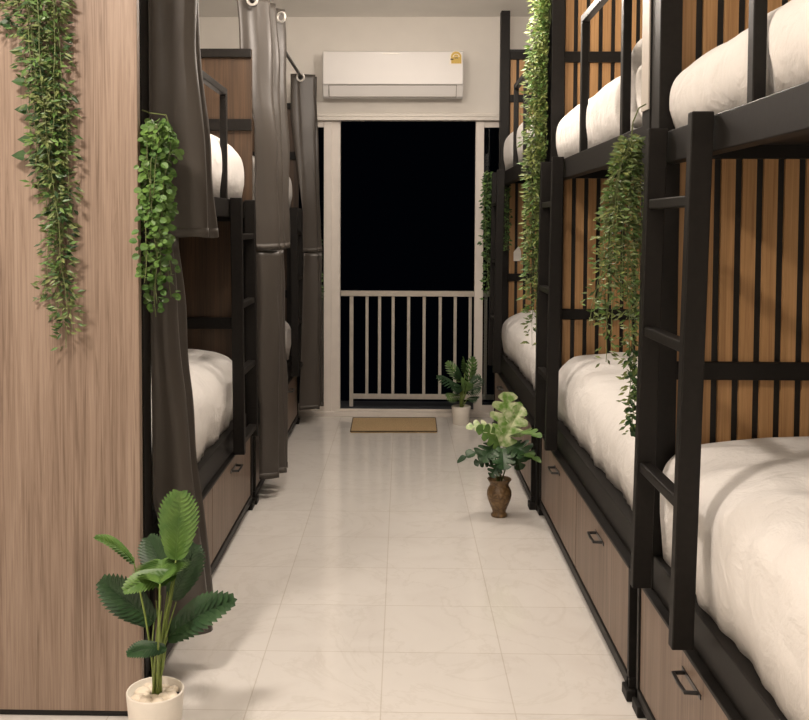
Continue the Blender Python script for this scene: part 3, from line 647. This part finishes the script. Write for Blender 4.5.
def vine(label, anchor, strands, mats, L, w, shape, dens, spread, hook=None, xlim=None):
    """strands: list of lists of points; leaves along each, spread around it; mats: leaf materials"""
    rt = thing('hanging_vine', tuple(anchor), label, 'vine', 'artificial vines hung in the room')
    st = MB(); fl = [MB() for _ in mats]
    for pts in strands:
        pts = [Vector(q) for q in pts]
        fine_pts = []
        for i in range(len(pts) - 1):
            for j in range(6):
                q = pts[i].lerp(pts[i + 1], j / 6); fine_pts.append(q + Vector((noise.noise(q * 9), noise.noise(q * 9 + Vector((5, 0, 0))) * .5, 0)) * .010)
        fine_pts.append(pts[-1]); st.tube(fine_pts, .0014, 4)
        tot = sum((fine_pts[i + 1] - fine_pts[i]).length for i in range(len(fine_pts) - 1)); nl = int(tot * dens)
        for i in range(nl):
            t = (i + R.random()) / nl * (len(fine_pts) - 1); j = min(int(t), len(fine_pts) - 2)
            q = fine_pts[j].lerp(fine_pts[j + 1], t - j)
            a = R.uniform(0, 2 * PI); rr = spread * math.sqrt(R.random())
            off = Vector((math.cos(a) * rr, math.sin(a) * rr * .7, R.uniform(-.01, .01)))
            q2 = q + off
            if xlim and q2.x * xlim[0] > xlim[0] * xlim[1]: q2.x = xlim[1] - xlim[0] * R.uniform(0, .02)
            d = Vector((math.cos(a), math.sin(a) * .8, R.uniform(-.9, .35)))
            if xlim and q2.x * xlim[0] > xlim[0] * xlim[1] - L * 1.2: d.x = -abs(d.x) * xlim[0]
            nr = Vector((R.uniform(-.6, .6), -1, R.uniform(.1, 1)))
            sc = R.uniform(.7, 1.25)
            small_leaf(fl[R.randrange(len(fl))], q2, d, nr, L * sc, w * sc, shape)
    st.build('stems', M['twig'], rt)
    for f, mname in zip(fl, mats):
        f.build('foliage', M[mname], rt, fixn=False)
    if hook: 
        hb = MB(); hb.tube(hook, .0022, 6); hb.build('hanger', M['twig'], rt)
    return rt
def px_path(lst, Y=None, X=None, j=0): return [P(a, c, Y=Y, X=X) for a, c in lst]

# 1: on the partition (front face Y=YW)
Yq = YW - .012
S = []
for k in range(13):
    x0 = 16 + 48 * R.random(); x1 = 38 + 32 * R.random(); ye = R.uniform(140, 320); y0 = Yq - R.uniform(0, .05)
    S.append([P(x0, -18, Y=y0), P(x0 * .7 + x1 * .3 + R.uniform(-6, 4), ye * .35, Y=y0), P(x0 * .25 + x1 * .75 + R.uniform(-5, 5), ye * .7, Y=y0), P(x1, ye, Y=y0)])
for e in ((66, 348), (57, 322), (72, 330), (46, 300)):
    S.append([P(46, -10, Y=Yq), P(50, e[1] * .4, Y=Yq), P((e[0] + 52) / 2, e[1] * .75, Y=Yq), P(e[0], e[1], Y=Yq)])
S.append([P(46, -10, Y=Yq), P(26, 8, Y=Yq), P(4, 4, Y=Yq), P(-14, 22, Y=Yq)])
S.append([P(46, -14, Y=Yq), P(30, 30, Y=Yq), P(12, 34, Y=Yq), P(2, 22, Y=Yq)])
S.append([P(40, -8, Y=Yq), P(10, -4, Y=Yq), P(-10, 10, Y=Yq)])
v1 = vine('fine-leaved green vine trailing down the walnut partition at the top left', P(45, -18, Y=YW), S, ['fern2', 'fern2', 'leaf_mid', 'ivy'], .029, .0095, 'lance', 190, .026)
b = MB()
for (px, py, sg) in ((22, 52, -1), (24, 82, -1), (27, 110, -1), (24, 156, -1), (32, 62, 1), (38, 70, 1), (33, 118, 1), (36, 138, 1), (32, 158, 1), (30, 140, -1), (10, 24, -1), (20, 32, 1), (28, 36, 1)):
    q = P(px, py, Y=Yq - .01); small_leaf(b, q, Vector((sg * -1 if sg < 0 else .7, -.2, -.15 if sg < 0 else -.5)) if sg > 0 else Vector((-1, -.2, .02)), Vector((0, -1, .4)), .036 if sg < 0 else .030, .036 if sg < 0 else .029, 'heart')
b.build('ivy_leaves', M['ivy'], v1, fixn=False)
b = MB(); b.tube([P(40, -8, Y=Yq), P(30, 45, Y=Yq), P(29, 90, Y=Yq), P(31, 160, Y=Yq)], .0016, 5); b.build('ivy_stem', M['twig'], v1)

# 2: round-leaved vine on the first left post
S = []
for k in range(17):
    x0 = R.uniform(146, 170); xe = R.uniform(144, 174); ye = R.uniform(200, 290)
    if k > 12: xe = R.uniform(154, 172); ye = R.uniform(296, 322)
    yy = 2.795 if (x0 + xe) / 2 < 152 else 2.93 - R.uniform(0, .06)
    S.append([P(157, 124, Y=yy), P(x0, 142, Y=yy), P((x0 + xe) / 2 + R.uniform(-4, 4), 200, Y=yy), P(xe, ye, Y=yy)])
vine('round-leaved bright green vine hanging against the first grey curtain', P(155, 112, Y=2.9), S, ['pearl', 'pearl', 'pearl', 'leaf_mid'],   .0205, .018, 'round', 185, .025,
     hook=[P(142, 110, Y=2.90), P(150, 113, Y=2.90), P(166, 115, Y=2.90), P(170, 128, Y=2.90)])

# 3: tall vine at the right middle post
S = []
for k in range(14):
    yy = 4.93 + R.uniform(-.015, .015); x0 = R.uniform(537, 552); ye = R.uniform(140, 300); xe = R.uniform(524, 544)
    S.append([P(x0 + 3, -16, Y=yy), P(x0 - 4, 50, Y=yy), P((x0 + xe) / 2, ye * .55, Y=yy), P(xe, ye, Y=yy)])
for e in ((528, 300), (532, 345), (538, 262), (536, 322)): S.append([P(543, -10, Y=4.93), P(536, 120, Y=4.93), P(532, 220, Y=4.93), P(e[0], e[1], Y=4.93)])
vine('tall dense yellow-green vine hanging from the middle right post, up to the ceiling edge', P(546, -16, Y=4.93), S, ['fern', 'fern', 'fern2', 'leaf_mid'], .036, .012, 'lance', 165, .036, xlim=(1, .74))

# 4: long vine beside the nearest ladder
S = []
for k in range(16):
    yy = 2.91 + R.uniform(0, .10); xe = 588 + 55 * (k + R.random()) / 16; x0 = max(608, xe + 4) - R.uniform(0, 8); x0 = min(642, max(618, x0)); ye = R.uniform(270, 345) if xe > 603 else R.uniform(310, 340)
    S.append([P(630, 138, Y=yy), P(x0 + 2, 165, Y=yy), P((x0 + xe) / 2 + 2, 220, Y=yy), P(xe, ye, Y=yy)])
for e in ((632, 432), (640, 410), (606, 362), (628, 400)): S.append([P(630, 140, Y=2.95), P(628 if e[0] > 610 else 616, 230, Y=2.95), P(e[0] + 1, e[1] - 70, Y=2.95), P(e[0], e[1], Y=2.95)])
v4 = vine('long thick green vine spilling beside the nearest ladder on the right', P(640, 105, Y=2.93), S, ['fern2', 'fern2', 'leaf_mid', 'fern'], .024, .008, 'lance', 215, .026, xlim=(1, .748),
     hook=[P(646, 104, Y=2.93), P(639, 108, Y=2.93), P(633, 122, Y=2.93), P(631, 142, Y=2.93)])
b = MB()
for i in range(70):
    y = R.uniform(350, 434); cx = 633 + (y - 390) * -.02; q = P(cx + R.uniform(-6, 7) * (1.2 - (y - 350) / 110), y, Y=2.95 + R.uniform(-.02, .02)); a = R.uniform(0, 2 * PI)
    small_leaf(b, q, Vector((math.cos(a), -.3, -.6)), Vector((R.uniform(-.5, .5), -1, .5)), .016, .013, 'round')
b.build('tip_leaves', M['ivy'], v4, fixn=False)

# 5: far vine at the end post by the door, 6: a bit seen against the far slats, 7: left of the door
S = []
for k in range(7):
    yy = 7.17 + R.uniform(0, .08); xe = R.uniform(482, 491); S.append([P(489, 172, Y=yy), P(487 + R.uniform(-3, 3), 210, Y=yy), P(xe, R.uniform(240, 300), Y=yy)])
vine('thin dark green vine hanging between the balcony door and the far right post', P(489, 172, Y=7.2), S, ['leaf_mid', 'ivy'], .034, .018, 'lance', 105, .022)
S = [[P(505 + k, 178, Y=6.98), P(506 + k, 215, Y=6.98), P(505 + k * .7, 250, Y=6.98)] for k in (0, 2, 3)]
vine('short dull vine in front of the slats of the far right lower bunk', P(506, 178, Y=6.98), S, ['leaf_mid', 'ivy'], .028, .014, 'lance', 90, .012)
S = [[P(318 + k, 240, Y=7.40), P(318.5 + k * .7, 270, Y=7.40), P(319 - k * .4, 302, Y=7.40)] for k in (-2, 0, 1)]
vine('small green vine peeking out between the far left curtain and the door', P(318, 240, Y=7.40), S, ['leaf_mid', 'ivy'], .03, .016, 'lance', 80, .012)

# ------------------------------------------------------------------ doormat, white shape
q0 = P(350.5, 433, Z=0); q1 = P(437, 433, Z=0); q2 = P(435.5, 419.5, Z=0); q3 = P(353, 419.5, Z=0)
b = MB(); b.quad_box([q0, q1, q2, q3] + [q + Vector((0, 0, .014)) for q in (q0, q1, q2, q3)])
dm = b.build('doormat', M['mat'], loc=((q0.x + q1.x) / 2, (q0.y + q2.y) / 2, 0), bevel=.004); tag(dm, 'rectangular brown coir doormat on the tiles in front of the balcony door', 'doormat')
b = MB()
e_ = .006
b.tube([q + Vector((0, 0, .012)) for q in (q0, q1, q2, q3, q0)], .005, 6); b.build('edging', M['matedge'], dm)
Yc = 7.13 - .03 - .016
w0, w1 = P(513.5, 261, Y=Yc), P(521, 261, Y=Yc); h1 = P(514, 252, Y=Yc).z; h2 = P(519, 246, Y=Yc).z
b = MB(); pts = [w0, w1, Vector((w1.x, Yc, h1)), Vector(((w0.x * .3 + w1.x * .7), Yc, h2)), Vector((w0.x, Yc, h1))]  # thin white pointed shape set in front of the slats
b.v = [Vector(p) for p in pts] + [Vector((p[0], p[1] + .003, p[2])) for p in pts]
b.f = [(0, 1, 2, 3, 4), (9, 8, 7, 6, 5)] + [(i, (i + 1) % 5, 5 + (i + 1) % 5, 5 + i) for i in range(5)]
cd = b.build('patch', M['patch'], loc=tuple(w0)); tag(cd, 'small white pointed shape on the wood slats behind the tall vine', 'patch')

# ------------------------------------------------------------------ lights
def area(loc, power, size, col=(1, .875, .765), rot=(0, 0, 0)):
    l = bpy.data.lights.new('ceiling_lamp', 'AREA'); l.shape = 'DISK'; l.size = size; l.energy = power; l.color = col
    o = bpy.data.objects.new('ceiling_lamp', l); COL.objects.link(o); o.location = loc; o.rotation_euler = rot; return o
def bulb(loc, power, size, col=(1, .875, .765)):
    l = bpy.data.lights.new('ceiling_lamp', 'POINT'); l.shadow_soft_size = size; l.energy = power; l.color = col
    o = bpy.data.objects.new('ceiling_lamp', l); COL.objects.link(o); o.location = loc; return o
area((-1.2, 1.45, ZC - .02), 66, .3)
area((.2, .2, ZC - .02), 20, .4)
bulb((-.42, 4.1, 2.74), 53, .12)
bulb((.42, 4.95, 2.74), 48, .12)
area((-.1, 6.4, ZC - .02), 5, .5)
w = bpy.data.worlds.new('night'); SC.world = w; w.use_nodes = True
w.node_tree.nodes['Background'].inputs[0].default_value = (.02, .03, .06, 1); w.node_tree.nodes['Background'].inputs[1].default_value = .02

vs = SC.view_settings
vs.view_transform = 'Standard'; vs.look = 'None'; vs.gamma = 1; vs.use_curve_mapping = False; vs.exposure = 0.0
